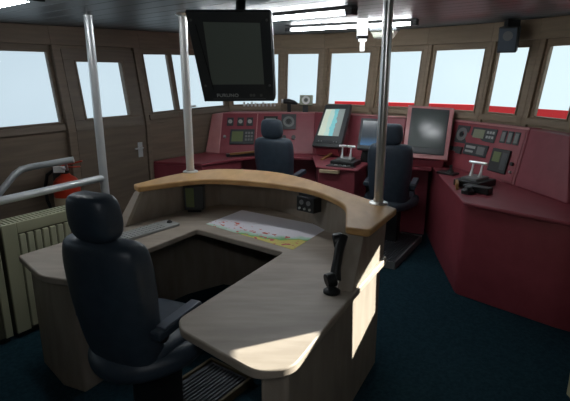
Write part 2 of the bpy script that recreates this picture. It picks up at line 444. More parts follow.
tube_light((.02, 5.42), (1.24, 4.76), 'lit fluorescent tube nearest the front windows, its dark end by the right pole')
tube_light((-2.1, 3.35), (-1.30, 2.70), 'lit fluorescent tube at the top left corner of the picture')
tube_light((-.5, .2), (.8, -.8), 'added fill-light tube behind the viewpoint, unseen over the rear of the bridge')  # added out of view to fill from behind the camera

# wall-hung speaker box by the right windows
c = Vector((2.13, 4.85, 0))
t = thing('loudspeaker', (2.13, 4.85, 2.06), 'dark blue-grey loudspeaker box hung under the ceiling above the right windows', 'speaker')
A = Vector((2.09, 4.96)); B = Vector((2.24, 4.87)); bk = Vector((.12, .20))
q0 = [A, B, B + bk, A + bk]
mb = MB(); mb.hexa([(A.x, A.y, 2.06), (B.x, B.y, 2.06), (B.x + bk.x * .5, B.y + bk.y * .5, 2.08), (A.x + bk.x * .5, A.y + bk.y * .5, 2.08)],
                   [(A.x - .01, A.y - .02, 2.30), (B.x - .01, B.y - .02, 2.30), (B.x + bk.x, B.y + bk.y, 2.33), (A.x + bk.x, A.y + bk.y, 2.33)])
mb.build('cabinet', M['dkgrey'], t, bevel=.008)
pn = Panel((A.x - .01, A.y - .02, 2.30), (B.x - .01, B.y - .02, 2.30), (B.x, B.y, 2.06), (A.x, A.y, 2.06))
mb = MB(); pn.box(mb, .06, .94, .06, .94, 0, .006); mb.build('grille', base_mat('blue_grey_grille', srgb(80, 92, 104), .5), t, bevel=.003)
mb = MB(); pn.disc(mb, .5, .35, .045, .006, .010); mb.build('badge', M['grey'], t)
mb = MB(); mb.box(2.16, 2.28, 4.93, 5.02, 2.30, 2.37); mb.build('bracket', M['black'], t, bevel=.003)

# white whistle-shaped fitting and lamp in front of the header
t = thing('alarm_beacon', (.72, 4.66, 2.07), 'lit white tubular alarm beacon with a black band hanging left of the right pole', 'alarm light')
zc_ = zceil(.72, 4.66)
mb = MB(); mb.box(.665, .755, 4.62, 4.70, 2.20, zc_ + .012); mb.build('body', M['sounder'], t, bevel=.006)
mb = MB(); mb.box(.66, .76, 4.61, 4.71, 2.175, 2.20); mb.build('band', M['black'], t, bevel=.004)
mb = MB(); mb.box(.68, .75, 4.63, 4.69, 2.15, 2.175); mb.box(.695, .735, 4.64, 4.68, 2.065, 2.15); mb.build('stem', M['sounder'], t, bevel=.004)
t = thing('bulkhead_lamp', (1.02, 5.0, 2.16), 'pale tapered ceiling lamp just right of the white sounder, crossed by the pole', 'lamp')
mb = MB(); zc_ = zceil(1.0, 5.1)
mb.hexa([(.88, 5.02, 2.20), (1.02, 4.94, 2.20), (1.08, 5.04, 2.20), (.94, 5.12, 2.20)], [(.84, 5.02, 2.27), (1.06, 4.90, 2.27), (1.13, 5.04, 2.27), (.91, 5.16, 2.27)])
mb.build('lamp_glass', M['lamp'], t, bevel=.01)
mb = MB(); mb.hexa([(.83, 5.01, 2.27), (1.07, 4.89, 2.27), (1.14, 5.04, 2.27), (.90, 5.17, 2.27)], [(.83, 5.01, zc_), (1.07, 4.89, zc_), (1.14, 5.04, zc_), (.90, 5.17, zc_)])
mb.build('lamp_base', M['dkgrey'], t, bevel=.004)

# hanging monitor
t = thing('hanging_monitor', (-.25, 2.5, 1.72), 'large black monitor hung from the ceiling, screen switched off', 'monitor')
TL, TR, BR, BL = (-.45, 2.30, 2.145), (-.062, 2.26, 2.14), (-.05, 2.50, 1.735), (-.417, 2.54, 1.73)
pn = Panel(TL, TR, BR, BL)
mb = MB(); back = [pn.pt(u, v, -.13) for u, v in ((.08, .94), (.92, .94), (.92, .34), (.08, .34))]
mid = [pn.pt(u, v, -.05) for u, v in ((0, 1), (1, 1), (1, .07), (0, .07))]
fr = [pn.pt(u, v, -.004) for u, v in ((0, 1), (1, 1), (1, 0), (0, 0))]
mb.loft([back, mid, fr]); mb.build('casing', M['bezel'], t, bevel=.006)
mb = MB(); S = [(.19, .115), (.865, .125), (.865, .80), (.15, .80)]
o_ = [(0.01, .01), (.99, .01), (.99, .99), (.01, .99)]
for k in range(4):
    a, b = o_[k], o_[(k + 1) % 4]; c_, d_ = S[(k + 1) % 4], S[k]
    mb.hexa([pn.pt(*a, -.004), pn.pt(*b, -.004), pn.pt(*c_, -.004), pn.pt(*d_, -.004)], [pn.pt(*a, .012), pn.pt(*b, .012), pn.pt(*c_, .004), pn.pt(*d_, .004)])
mb.build('bezel', M['bezel'], t)
mb = MB(); mb.hexa([pn.pt(*p, -.003) for p in S], [pn.pt(*p, .001) for p in S]); mb.build('screen', M['screen'], t)
mb = MB(); mb.tube([pn.pt(.10, .13, .012), pn.pt(.17, .84, .012)], .0025, 6); mb.build('trim_line', M['black'], t)
for u, v in ((.055, .09), (.95, .09), (.07, .80), (.94, .80)):
    mb = MB(); pn.disc(mb, u, v, .006, .008, .014, 12); mb.build('screw', M['grey'], t)
for u in (.66, .70, .80):
    mb = MB(); pn.box(mb, u, u + .03, .905, .93, .008, .015); mb.build('button', M['grey'], t)
mb = MB(); pn.box(mb, .14, .88, .958, .962, .01, .0135); mb.build('scale_line', M['grey'], t)
# lettering on the lower bezel
cu = bpy.data.curves.new('brand', 'FONT'); cu.body = 'FURUNO'; cu.size = .026; cu.extrude = .0008; cu.align_x = 'LEFT'; cu.align_y = 'CENTER'
cu.space_character = 1.1; cu.offset = .0008
to = bpy.data.objects.new('tmp', cu); COL.objects.link(to)
dg = bpy.context.evaluated_depsgraph_get(); me = bpy.data.meshes.new_from_object(to.evaluated_get(dg)); bpy.data.objects.remove(to)
xa = (pn.pt(.6, .92) - pn.pt(.2, .92)).normalized(); ya = pn.n.cross(xa).normalized()
mt = Matrix((xa, ya, pn.n)).transposed().to_4x4(); mt.translation = pn.pt(.20, .918, .0125) - wloc(t)
me.transform(mt); me.materials.clear(); me.materials.append(M['letter'])
o = bpy.data.objects.new('brand_lettering', me); COL.objects.link(o); o.parent = t
# mount
zc_ = zceil(-.25, 3.05)
mb = MB(); mb.lathe((-.26, 3.05, zc_ - .03), [(.17, 0), (.185, .006), (.185, .0315)], 32); mb.build('ceiling_plate', M['black'], t)
mb = MB(); mb.tube([(-.26, 3.05, zc_ - .02), (-.26, 2.98, 2.16), (-.25, 2.55, 2.0)], .03); mb.build('mount_arm', M['black'], t)

# ------------------------------------------------------------------ chart table with raised bar
T = thing('chart_table', (-.4, 3.2, 0), 'U-shaped laminate chart table with a raised curved tan bar shelf', 'desk')
def arc_corner(pa, p, pb, r, k=5):
    p = Vector(p); a = (Vector(pa) - p); b = (Vector(pb) - p); ra = min(r, a.length * .45); rb = min(r, b.length * .45)
    A_ = p + a.normalized() * ra; B_ = p + b.normalized() * rb
    return [tuple((1 - u) ** 2 * A_ + 2 * u * (1 - u) * p + u * u * B_) for u in [i / k for i in range(k + 1)]]
def rounded(poly, radii):
    out = []
    for i, p in enumerate(poly):
        r = radii[i]
        out += arc_corner(poly[i - 1], p, poly[(i + 1) % len(poly)], r) if r else [p]
    return out
top_poly = [(-1.68, 2.83), (-1.39, 2.52), (-1.20, 2.46), (-.65, 3.36), (-.01, 2.89), (-.50, 2.03), (-.47, 1.93), (-.11, 1.61), (.03, 1.64),
            (.14, 1.86), (.37, 2.31), (.64, 2.81), (.32, 3.48), (.13, 3.80), (-.13, 4.05), (-.57, 4.17), (-.90, 3.95), (-1.22, 3.52)]
rad = [.02, .06, .04, .03, .03, .04, .04, .06, .06, 0, 0, .02, 0, 0, 0, 0, 0, 0]
mb = MB(); mb.prism(rounded(top_poly, rad), .718, .76); mb.build('desktop', M['desk'], T, bevel=.008, seg=3)
# pedestals
mb = MB(); mb.prism([(-1.61, 2.82), (-1.37, 2.575), (-1.205, 2.505), (-.93, 2.98), (-1.22, 3.44)], 0.0, .718); mb.build('pedestal', M['pedestal'], T, bevel=.012)
mb = MB(); mb.prism([(-.10, 1.675), (.01, 1.69), (.115, 1.86), (.34, 2.31), (.60, 2.81), (.45, 2.86), (.18, 2.34)], 0.0, .718); mb.build('pedestal', M['pedestal'], T, bevel=.015)
# modesty wall under the rear of the table
outer = [(-1.24, 3.46), (-.88, 3.90), (-.57, 4.11), (-.15, 4.00), (.10, 3.76), (.29, 3.46), (.60, 2.82)]
inner = [(-1.20, 3.42), (-.85, 3.85), (-.565, 4.05), (-.18, 3.95), (.06, 3.72), (.24, 3.43), (.555, 2.80)]
mb = MB(); mb.prism(outer + inner[::-1], 0.0, .718); mb.build('modesty_panel', M['pedestal'], T)
# upright between desktop and bar
mb = MB(); mb.prism(outer + inner[::-1], .758, 1.018, [(-1.10, 3.50), (-.88, 3.92), (-.57, 4.13), (-.14, 4.02), (.11, 3.78), (.31, 3.46), (.62, 2.83),
                                                      (.575, 2.81), (.26, 3.43), (.07, 3.74), (-.17, 3.97), (-.565, 4.07), (-.85, 3.87), (-1.06, 3.46)])
mb.build('upright_panel', M['pedestal'], T)
# light edge strip at its left end
mb = MB(); mb.hexa([(-1.27, 3.44, .758), (-1.19, 3.40, .758), (-1.17, 3.43, .758), (-1.25, 3.48, .758)], [(-1.12, 3.475, 1.02), (-1.07, 3.43, 1.02), (-1.05, 3.46, 1.02), (-1.10, 3.51, 1.02)])
mb.build('end_strip', M['desk'], T, bevel=.004)
# right hand end block carrying the bar
mb = MB(); mb.prism([(.275, 2.335), (.355, 2.305), (.615, 2.815), (.53, 2.85)], .758, 1.018, [(.335, 2.50), (.425, 2.455), (.63, 2.835), (.54, 2.88)])
mb.build('end_block', M['pedestal'], T, bevel=.006)
bar_poly = [(-1.145, 3.53), (-.90, 3.95), (-.57, 4.17), (-.13, 4.05), (.13, 3.80), (.33, 3.47), (.695, 2.86), (.45, 2.43), (.33, 2.49),
            (.39, 2.96), (.25, 3.28), (.10, 3.45), (-.27, 3.65), (-.64, 3.72), (-.85, 3.60), (-1.08, 3.43)]
mb = MB(); mb.prism(rounded(bar_poly, [.02, .3, .3, .3, .2, .2, .02, .03, .02, .12, .2, .2, .2, .2, .2, .02]), 1.018, 1.06)
mb.build('bar_shelf', M['bar'], T, bevel=.01, seg=3)

# ------------------------------------------------------------------ poles and rails
def pole(x, y, z0, r, label, m, group='ceiling-height grab poles'):
    z1 = zceil(x, y)
    t = thing('grab_pole', (x, y, z0), label, 'pole', group)
    mb = MB(); mb.cyl((x, y, z0 + .004), (x, y, z1), r, n=32); mb.build('tube', m, t)
    mb = MB(); mb.lathe((x, y, z0), [(r + .03, 0), (r + .03, .008), (r + .022, .012), (r + .004, .013), (r + .002, .03)], 32); mb.build('flange', M['chrome'], t)
    mb = MB(); mb.lathe((x, y, z1 - .012), [(r + .002, -.01), (r + .02, 0), (r + .028, .012)], 32); mb.build('flange', M['chrome'], t)
    return t
pole(-.80, 3.99, 1.06, .033, 'steel grab pole on the left of the bar shelf, left of the hanging monitor', M['brushed'])
pole(.60, 2.98, 1.06, .029, 'shiny steel grab pole on the right end of the tan bar shelf', M['chrome'])
t = thing('stair_railing', (-1.55, 4.02, 0), 'grey steel stair railing with a ceiling-height post behind the near chair', 'railing')
mb = MB(); mb.cyl((-1.55, 4.02, 0), (-1.55, 4.02, zceil(-1.55, 4.02)), .034, n=32); mb.build('post', M['steel'], t)
mb = MB(); mb.lathe((-1.55, 4.02, 0), [(.08, 0), (.08, .01), (.04, .014)], 32); mb.build('flange', M['chrome'], t)
mb = MB(); mb.cyl((-1.55, 4.02, 1.005), (-2.45, 2.44, 1.005), .029, n=24); mb.build('top_rail', M['steel'], t)
mb = MB(); mb.cyl((-2.45, 2.44, 1.03), (-2.45, 2.44, 0), .029, n=24); mb.build('post', M['steel'], t)
t = thing('stair_handrail', (-2.4, 4.3, 0), 'bent grey steel handrail beside the fire extinguisher, sloping down to the left', 'handrail')
mb = MB(); pts = [(-1.93, 4.33, 1.105), (-2.30, 4.25, 1.05), (-2.36, 4.22, 1.035), (-2.40, 4.18, 1.0), (-2.62, 4.0, .70), (-3.05, 3.45, .1), (-3.10, 3.40, 0)]
mb.tube(pts, .03, 20); mb.build('rail', M['steel'], t, angle=60)
mb = MB(); mb.tube([(-2.0, 4.32, 1.08), (-2.03, 4.40, 1.0), (-2.30, 4.66, .99)], .012, 10); mb.build('bracket', M['steel'], t)

# ------------------------------------------------------------------ convector radiators
rdir = Vector((.582, .813)); rn = Vector((-.813, .582))
def radiator(s0, s1, label, zt=.86, z0=.04):
    base = Vector((-2.01, 3.01)); D = .17
    def pt(s, d, z): p = base + rdir * s + rn * d; return Vector((p.x, p.y, z))
    c = pt((s0 + s1) / 2, D / 2, 0)
    t = thing('radiator', c, label, 'radiator', 'convector radiators guarding the stair')
    def bx(mb, a, b, d0, d1, z0_, z1_): mb.hexa([pt(a, d0, z0_), pt(b, d0, z0_), pt(b, d1, z0_), pt(a, d1, z0_)], [pt(a, d0, z1_), pt(b, d0, z1_), pt(b, d1, z1_), pt(a, d1, z1_)])
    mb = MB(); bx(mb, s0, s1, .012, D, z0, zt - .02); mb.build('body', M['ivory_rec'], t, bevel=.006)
    mb = MB(); bx(mb, s0 + .02, s1 - .02, .03, D - .02, 0, z0 + .01); mb.build('plinth', M['black'], t)
    mb = MB()
    bx(mb, s0, s0 + .10, 0, .02, z0, zt); bx(mb, s1 - .05, s1, 0, .02, z0, zt); bx(mb, s0 + .10, s1 - .05, 0, .02, zt - .08, zt)
    bx(mb, s0, s1, D - .012, D, zt - .02, zt)
    mb.build('front_frame', M['ivory'], t, bevel=.004)
    a = s0 + .108
    while a + .045 < s1 - .05:
        mb = MB(); bx(mb, a, a + .042, -.008, .02, z0 + .02, zt - .09); mb.build('flute', M['ivory_dk'], t, bevel=.006)
        a += .056
    k = 0; a = s0 + .012
    while a + .012 < s1:
        mb = MB(); bx(mb, a, a + .012, .022, D - .014, zt - .02, zt); mb.build('top_slat', M['ivory_dk'], t)
        a += .03
radiator(-1.05, .10, 'ivory convector radiator cut off by the left edge of the picture')
radiator(.13, .78, 'ivory fluted convector radiator directly left of the chart table')

# ------------------------------------------------------------------ fire extinguisher
ex, ey = -2.11, 4.52
wallp = LW(.0)
t = thing('fire_extinguisher', (ex, ey, .42), 'red fire extinguisher with black hose hung behind the steel handrail', 'fire extinguisher')
mb = MB(); mb.lathe((ex, ey, .42), [(.09, 0), (.115, .012), (.122, .03), (.122, .40), (.115, .44), (.09, .475), (.05, .50), (.035, .52)], 32); mb.build('cylinder', M['red'], t, angle=50)
mb = MB(); mb.lathe((ex, ey, .94), [(.036, 0), (.036, .035), (.024, .045), (.024, .07)], 20); mb.build('valve', M['black'], t)
mb = MB(); mb.obox((ex + .06, ey + .03, 1.03), (1, .2, .22), (-.2, 1, 0), (0, 0, 1), .10, .016, .006); mb.build('lever_handle', M['red'], t, bevel=.003)
mb = MB(); mb.obox((ex + .05, ey + .03, .995), (1, .2, .02), (-.2, 1, 0), (0, 0, 1), .085, .014, .005); mb.build('carry_handle', M['red'], t, bevel=.003)
mb = MB(); mb.tube([(ex - .03, ey, .985), (ex - .09, ey - .02, .98), (ex - .16, ey - .03, .93), (ex - .19, ey - .03, .82), (ex - .19, ey - .03, .68), (ex - .16, ey - .02, .56), (ex - .135, ey, .50)], .016, 12)
mb.build('hose', M['black'], t, angle=80)
mb = MB(); mb.obox((ex - .035, ey - .04, .985), (1, .1, 0), (0, 1, 0), (0, 0, 1), .05, .012, .03); mb.build('tag', M['white'], t, bevel=.002)
mb = MB(); mb.lathe((ex, ey, .56), [(.1235, 0), (.1235, .16)], 32); mb.build('label_band', base_mat('cream_label', srgb(190, 170, 140), .5), t)
mb = MB(); mb.lathe((ex, ey, .60), [(.1245, 0), (.1245, .03)], 32); mb.build('label_stripe', M['black'], t)
mb = MB(); mb.obox((ex - .10, ey + .09, .75), (-.813, .582, 0), (.582, .813, 0), (0, 0, 1), .09, .02, .22); mb.build('wall_bracket', M['dkgrey'], t)

# ------------------------------------------------------------------ chairs
def ring(c, hx, hy, e=2.6, n=24, tilt=0.0, wing=0.0):
    """superellipse ring round centre c in a plane tilted about x; wing pulls the sides forward"""
    out = []
    for k in range(n):
        a = 2 * math.pi * k / n; ca, sa = math.cos(a), math.sin(a)
        x = math.copysign(abs(ca) ** (2 / e), ca) * hx; y = math.copysign(abs(sa) ** (2 / e), sa) * hy
        y += wing * (abs(x) / hx) ** 2.2
        out.append(Vector((c[0] + x, c[1] + y * math.cos(tilt), c[2] + y * math.sin(tilt))))
    return out
def helm_chair(label, foot=True):
    t = thing('helm_chair', (0, 0, 0), label, 'chair', 'padded helm chairs on the bridge')
    # seat cushion: rings front to back
    mb = MB(); rs = []
    for y, hx, zc_, hz in ((.27, .17, .565, .02), (.265, .21, .565, .045), (.22, .225, .57, .06), (.10, .235, .57, .065), (-.06, .24, .57, .07), (-.18, .23, .57, .07), (-.24, .20, .57, .05)):
        rs.append([Vector((p.x, y, zc_ + p.y)) for p in ring((0, 0, 0), hx, hz, 3.2)])
    mb.loft(rs); mb.build('seat', M['chair'], t, subsurf=1, angle=180)
    # low padded surround at the base of the back
    mb = MB(); pts = []
    for k in range(13):
        a = math.pi * (1 + k / 12); pts.append((math.cos(a) * .25, .02 + math.sin(a) * .31, .525 + .012 * math.cos(2 * a)))
    pts = [(-.24, .16, .54)] + pts + [(.24, .16, .54)]
    mb.tube(pts, .06, 14, [.028, .05] + [.062] * 11 + [.05, .028]); mb.build('bolster', M['chair'], t, angle=180, subsurf=1)
    # backrest
    mb = MB(); rs = []
    prof = [(.50, .17, .05, -.22), (.54, .205, .072, -.23), (.62, .212, .082, -.245), (.72, .214, .088, -.262), (.84, .224, .092, -.278), (.96, .232, .090, -.290),
            (1.06, .232, .086, -.300), (1.13, .222, .080, -.306), (1.16, .200, .066, -.310), (1.175, .14, .04, -.312)]
    for z, hx, hy, y in prof:
        rs.append(ring((0, y, z), hx, hy, 4.0, tilt=0, wing=.05))
    mb.loft(rs); mb.build('backrest', M['chair'], t, subsurf=1, angle=180)
    mb = MB(); mb.tube([(-.222, -.33, .80), (-.1, -.375, .795), (.1, -.375, .795), (.222, -.33, .80)], .004, 6)
    # headrest
    mb = MB(); rs = []
    for z, hx, hy, y in ((1.165, .07, .03, -.312), (1.175, .105, .050, -.310), (1.21, .124, .066, -.310), (1.27, .124, .072, -.314), (1.335, .116, .070, -.320), (1.368, .104, .060, -.324), (1.38, .07, .04, -.326)):
        rs.append(ring((0, y, z), hx, hy, 3.8, wing=.02))
    mb.loft(rs); mb.build('headrest', M['chair'], t, subsurf=1, angle=180)
    mb = MB(); mb.box(-.06, .06, -.33, -.30, 1.10, 1.20); mb.build('headrest_post', M['black'], t)
    for sx in (-1, 1):
        mb = MB(); mb.obox((sx * .24, -.09, .735), (1, 0, 0), (0, 1, .06), (0, -.06, 1), .032, .16, .022)
        a = mb.build('armrest', M['chair'], t, bevel=.01, seg=3)
        m2 = MB(); m2.obox((sx * .24, -.075, .760), (1, 0, 0), (0, 1, .06), (0, -.06, 1), .029, .135, .006); m2.build('arm_pad', M['armpad'], a, bevel=.009, seg=3)
        mb = MB(); mb.cyl((sx * .20, -.20, .71), (sx * .26, -.20, .71), .032, n=20); mb.build('arm_pivot', M['black'], t, bevel=.005)
    mb = MB(); mb.box(-.17, .17, -.17, .17, .44, .52); mb.build('seat_frame', M['black'], t, bevel=.01)
    mb = MB(); mb.prism(rounded([(-.10, -.10), (.10, -.10), (.10, .10), (-.10, .10)], [.03] * 4), .012, .45); mb.build('pedestal', M['black'], t)
    mb = MB(); mb.box(-.20, .20, -.20, .20, 0, .018); mb.build('base_plate', M['black'], t, bevel=.005)
    return t
def copy_tree(o, parent=None):
    c = o.copy(); COL.objects.link(c); c.parent = parent
    for ch in list(o.children): copy_tree(ch, c)
    return c
ch = helm_chair('near dark blue leather helm chair in the opening of the chart table')
c2 = copy_tree(ch); c2['label'] = 'farthest dark blue helm chair facing the left console under the hanging monitor'
c3 = copy_tree(ch); c3['label'] = 'dark blue helm chair behind the right pole, facing the large grey screen'
def put(o, x, y, deg): o.location = (x, y, 0); o.rotation_euler = (0, 0, -R(deg))
put(ch, -.685, 2.25, 27)
put(c2, -.02, 5.62, 25)
put(c3, 1.18, 5.14, 22)

# foot grates
def grate(x, y, deg, w, d, label, z=.05, edge='brass'):
    t = thing('foot_grate', (x, y, 0), label, 'foot grate', 'footrest grates in front of the helm chairs')
    mb = MB(); mb.box(-w, w, -d, d, z - .03, z - .012)
    bsA = []
    def loc(mb): 
        for v in mb.v: v += Vector((x, y, 0))
        return mb
    loc(mb).build('deck_plate', M['alu'], t)
    k = -w + .03
    while k < w - .02:
        mb = MB(); mb.box(k, k + .012, -d + .02, d - .02, z - .012, z); loc(mb).build('rib', M['alu'], t); k += .026
    mb = MB()
    mb.box(-w - .02, -w, -d - .02, d + .02, 0, z + .005); mb.box(w, w + .02, -d - .02, d + .02, 0, z + .005)
    mb.box(-w, w, -d - .02, -d, 0, z + .005); mb.box(-w, w, d, d + .02, 0, z + .005)
    loc(mb).build('edge_frame', M[edge], t, bevel=.003)
    t.rotation_euler = (0, 0, -R(deg)); return t
grate(-.47, 2.52, 36, .16, .20, 'ribbed metal foot grate on the carpet beside the near chair')
grate(1.12, 4.92, 31, .22, .46, 'ribbed metal foot platform under the chair behind the right pole', z=.07, edge='grey')

# ------------------------------------------------------------------ consoles
WT = .85
def slab(mb, poly, z0, z1): mb.prism(poly, z0, z1); return mb
# --- left console
K1 = thing('bridge_console', (-.6, 6.1, 0), 'maroon left bridge console beneath the hanging monitor, with small gauges', 'console', 'maroon bridge console sections')
A0 = LW(2.03); A0 = (A0[0] + .012, A0[1] - .008); CC = (XY[5].x + .02, XY[5].y - .03)
mb = MB(); slab(mb, [A0, (-.97, 5.50), (-.67, 5.80), (-.36, 6.02), (.33, 5.92), (.50, 6.60), (-.06, 6.77), CC], WT - .035, WT); mb.build('worktop', M['maroon'], K1, bevel=.008)
mb = MB(); slab(mb, [A0, (-.97, 5.52), (-.68, 5.83), (-.55, 5.95), (-.55, 6.3), CC], 0.0, WT - .035); mb.build('left_cabinet', M['maroon'], K1, bevel=.006)
mb = MB(); slab(mb, [(-.55, 6.22), (.40, 6.2), (.46, 6.5), (-.55, 6.6)], 0.0, WT - .035); mb.build('kick_panel', M['maroon'], K1)
F1 = Panel((-.83, 6.50, 1.36), (.40, 6.52, 1.36), (.37, 6.22, WT), (-.86, 6.22, WT))
mb = MB(); mb.hexa([(-.86, 6.22, WT), (.37, 6.22, WT), (.46, 6.62, WT), (-.70, 6.70, WT)], [(-.83, 6.50, 1.36), (.40, 6.52, 1.36), (.46, 6.66, 1.36), (-.70, 6.76, 1.36)])
mb.build('fascia', M['maroon'], K1, bevel=.006)
mb = MB(); mb.hexa([(-1.06, 6.33, WT), (-.862, 6.22, WT), (-.72, 6.60, WT), (-.96, 6.50, WT)], [(-.98, 6.50, 1.34), (-.832, 6.50, 1.36), (-.74, 6.70, 1.36), (-.86, 6.66, 1.34)])
mb.build('end_cheek', M['maroon_lt'], K1, bevel=.012)  # maroon end face, coloured pink for the window light on it
mb = MB(); F1.box(mb, 0, 1, 0, .02, 0, .006); mb.build('top_edge_highlight', M['maroon_lt'], K1)  # light caught by the top ledge, painted as a pink strip
mb = MB(); F1.box(mb, .375, .385, .03, .97, 0, .004); mb.build('joint_strip', M['maroon_lt'], K1)
for u in (.09, .20, .30):
    mb = MB(); F1.box(mb, u - .035, u + .035, .13, .33, 0, .012); g = mb.build('gauge', M['dkgrey'], K1, bevel=.003)
    mb = MB(); F1.disc(mb, u, .23, .028, .012, .016); mb.build('gauge_face', M['ltgrey'], g)
mb = MB(); F1.box(mb, .10, .36, .42, .78, 0, .02); d = mb.build('display', M['dkgrey'], K1, bevel=.005)
mb = MB(); F1.box(mb, .12, .24, .48, .72, .02, .023); mb.build('display_glass', M['lcd'], d)
for r in range(3):
    for c_ in range(3):
        mb = MB(); F1.box(mb, .262 + c_ * .03, .284 + c_ * .03, .49 + r * .08, .54 + r * .08, .02, .025); mb.build('key', M['grey'], d)
mb = MB(); F1.disc(mb, .045, .60, .018, 0, .03); mb.build('knob', M['ltgrey'], K1)
mb = MB(); F1.box(mb, .45, .60, .10, .55, 0, .015); d = mb.build('display', M['black'], K1, bevel=.004)
mb = MB(); F1.box(mb, .47, .58, .15, .42, .015, .018); mb.build('display_glass', M['screen'], d)
mb = MB(); F1.box(mb, .64, .80, .05, .42, 0, .012); d = mb.build('compass_dial', M['dkgrey'], K1, bevel=.004)
mb = MB(); F1.ring(mb, .72, .235, .045, .075, .012, .018); mb.build('dial_ring', M['grey'], d)
mb = MB(); F1.disc(mb, .72, .235, .03, .012, .03); mb.build('dial_hub', M['black'], d)
for u in (.68, .78):
    mb = MB(); F1.disc(mb, u, .62, .028, 0, .03); mb.build('knob', M['black'], K1)
# --- centre console
K2 = thing('bridge_console', (.9, 5.6, 0), 'maroon centre bridge console with a projecting lever pedestal between the two far chairs', 'console', 'maroon bridge console sections')
mb = MB(); slab(mb, [(.335, 5.92), (1.06, 5.46), (1.62, 5.22), (1.70, 5.48), (1.60, 5.82), (1.09, 6.25), (.505, 6.63)], WT - .035, WT); mb.build('worktop', M['maroon'], K2, bevel=.006)
mb = MB(); slab(mb, [(.34, 5.20), (.77, 5.0), (.99, 5.48), (.345, 5.94)], WT + .001, WT + .03); mb.build('pedestal_top', M['maroon'], K2, bevel=.012)
mb = MB(); slab(mb, [(.37, 5.24), (.75, 5.05), (.95, 5.48), (.39, 5.94)], 0.0, WT); mb.build('pedestal', M['maroon'], K2, bevel=.012)
mb = MB(); slab(mb, [(1.05, 5.75), (1.66, 5.45), (1.60, 5.78), (1.09, 6.2)], 0.0, WT - .035); mb.build('kick_panel', M['maroon'], K2)
pp = Vector((.34, 5.20, 0)); pd = (Vector((.80, 4.98, 0)) - pp).normalized(); pnm = Vector((pd.y, -pd.x, 0))
mb = MB(); mb.obox(pp + pd * .16 + pnm * .0 + Vector((0, 0, .835)), pd, pnm, (0, 0, 1), .11, .03, .018); mb.build('drawer_front', base_mat('cream_drawer', srgb(190, 170, 140), .5), K2, bevel=.004)
F2 = Panel((.86, 6.30, 1.36), (1.46, 5.86, 1.36), (1.37, 5.66, WT), (.78, 6.05, WT))
mb = MB(); mb.hexa([(.78, 6.05, WT), (1.37, 5.66, WT), (1.56, 5.84, WT), (1.0, 6.28, WT)], [(.86, 6.30, 1.34), (1.46, 5.86, 1.34), (1.58, 5.86, 1.34), (1.06, 6.29, 1.34)])
mb.build('fascia', M['maroon'], K2, bevel=.006)
mb = MB(); F2.box(mb, 0, 1, .0, .03, -.002, .006); mb.build('top_edge_highlight', M['maroon_lt'], K2)  # painted highlight along the centre fascia's upper edge
mb = MB(); mb.hexa([(.37, 6.22, WT), (.78, 6.05, WT), (.98, 6.3, WT), (.46, 6.62, WT)], [(.40, 6.52, 1.36), (.86, 6.30, 1.36), (1.04, 6.31, 1.36), (.50, 6.64, 1.36)])
mb.build('fascia', M['maroon'], K2, bevel=.006)
# --- right console
K3 = thing('bridge_console', (2.0, 4.2, 0), 'maroon right bridge console with lever unit and rows of instruments', 'console', 'maroon bridge console sections')
right_poly = [(1.64, 5.18), (1.58, 4.75), (1.46, 3.80), (2.02, 3.22), (2.60, 2.80), (2.63, 3.4), (2.55, 4.32), (2.36, 4.82), (2.11, 5.27), (1.72, 5.72)]
mb = MB(); slab(mb, rounded(right_poly, [.03, .2, .05, .03, 0, 0, 0, 0, 0, 0]), WT - .03, WT); mb.build('worktop', M['maroon'], K3, bevel=.01, seg=3)
low = [(1.66, 5.20), (1.60, 4.77), (1.49, 3.86), (2.05, 3.27), (2.59, 2.86), (2.62, 3.4), (2.54, 4.30), (2.35, 4.80), (2.10, 5.25), (1.73, 5.68)]
mb = MB(); slab(mb, rounded(low, [.03, .2, .05, .03, 0, 0, 0, 0, 0, 0]), 0.0, WT - .03); mb.build('cabinet', M['maroon'], K3, bevel=.006)
F3 = Panel((1.92, 5.47, 1.36), (2.35, 4.62, 1.36), (2.14, 4.38, WT), (1.79, 5.40, WT))
mb = MB(); mb.hexa([(1.79, 5.40, WT), (2.14, 4.38, WT), (2.44, 4.52, WT), (2.02, 5.36, WT)], [(1.92, 5.47, 1.36), (2.35, 4.62, 1.36), (2.46, 4.60, 1.36), (2.0, 5.45, 1.36)])
mb.build('fascia', M['maroon'], K3, bevel=.008)
mb = MB(); mb.hexa([(2.14, 4.38, WT), (2.27, 3.72, WT), (2.55, 3.75, WT), (2.45, 4.5, WT)], [(2.35, 4.62, 1.355), (2.40, 4.05, 1.355), (2.59, 4.02, 1.355), (2.47, 4.58, 1.355)])
mb.build('end_housing', M['maroon'], K3, bevel=.012, seg=3)
mb = MB(); F3.box(mb, 0, 1, .0, .035, 0, .005); mb.build('top_edge_highlight', M['maroon_lt'], K3)  # pale colour stands in for the bright ledge of the right fascia
mb = MB(); F3.box(mb, .035, .97, .06, .96, 0, .006); mb.build('instrument_plate', noisy('dusty_maroon_plate', srgb(150, 66, 76), srgb(158, 74, 82), .4, (9, 9, 9), 3), K3, bevel=.003)
mb = MB(); F3.box(mb, .09, .27, .10, .46, .006, .016); d = mb.build('rudder_dial', M['dkgrey'], K3, bevel=.004)
mb = MB(); F3.ring(mb, .18, .28, .035, .072, .016, .022); mb.build('dial_ring', M['grey'], d)
mb = MB(); F3.disc(mb, .18, .28, .022, .016, .03); mb.build('dial_hub', M['black'], d)
mb = MB(); F3.box(mb, .31, .64, .10, .36, .006, .018); d = mb.build('display', M['dkgrey'], K3, bevel=.004)
mb = MB(); F3.box(mb, .34, .49, .14, .31, .018, .021); mb.build('display_glass', M['lcd2'], d)
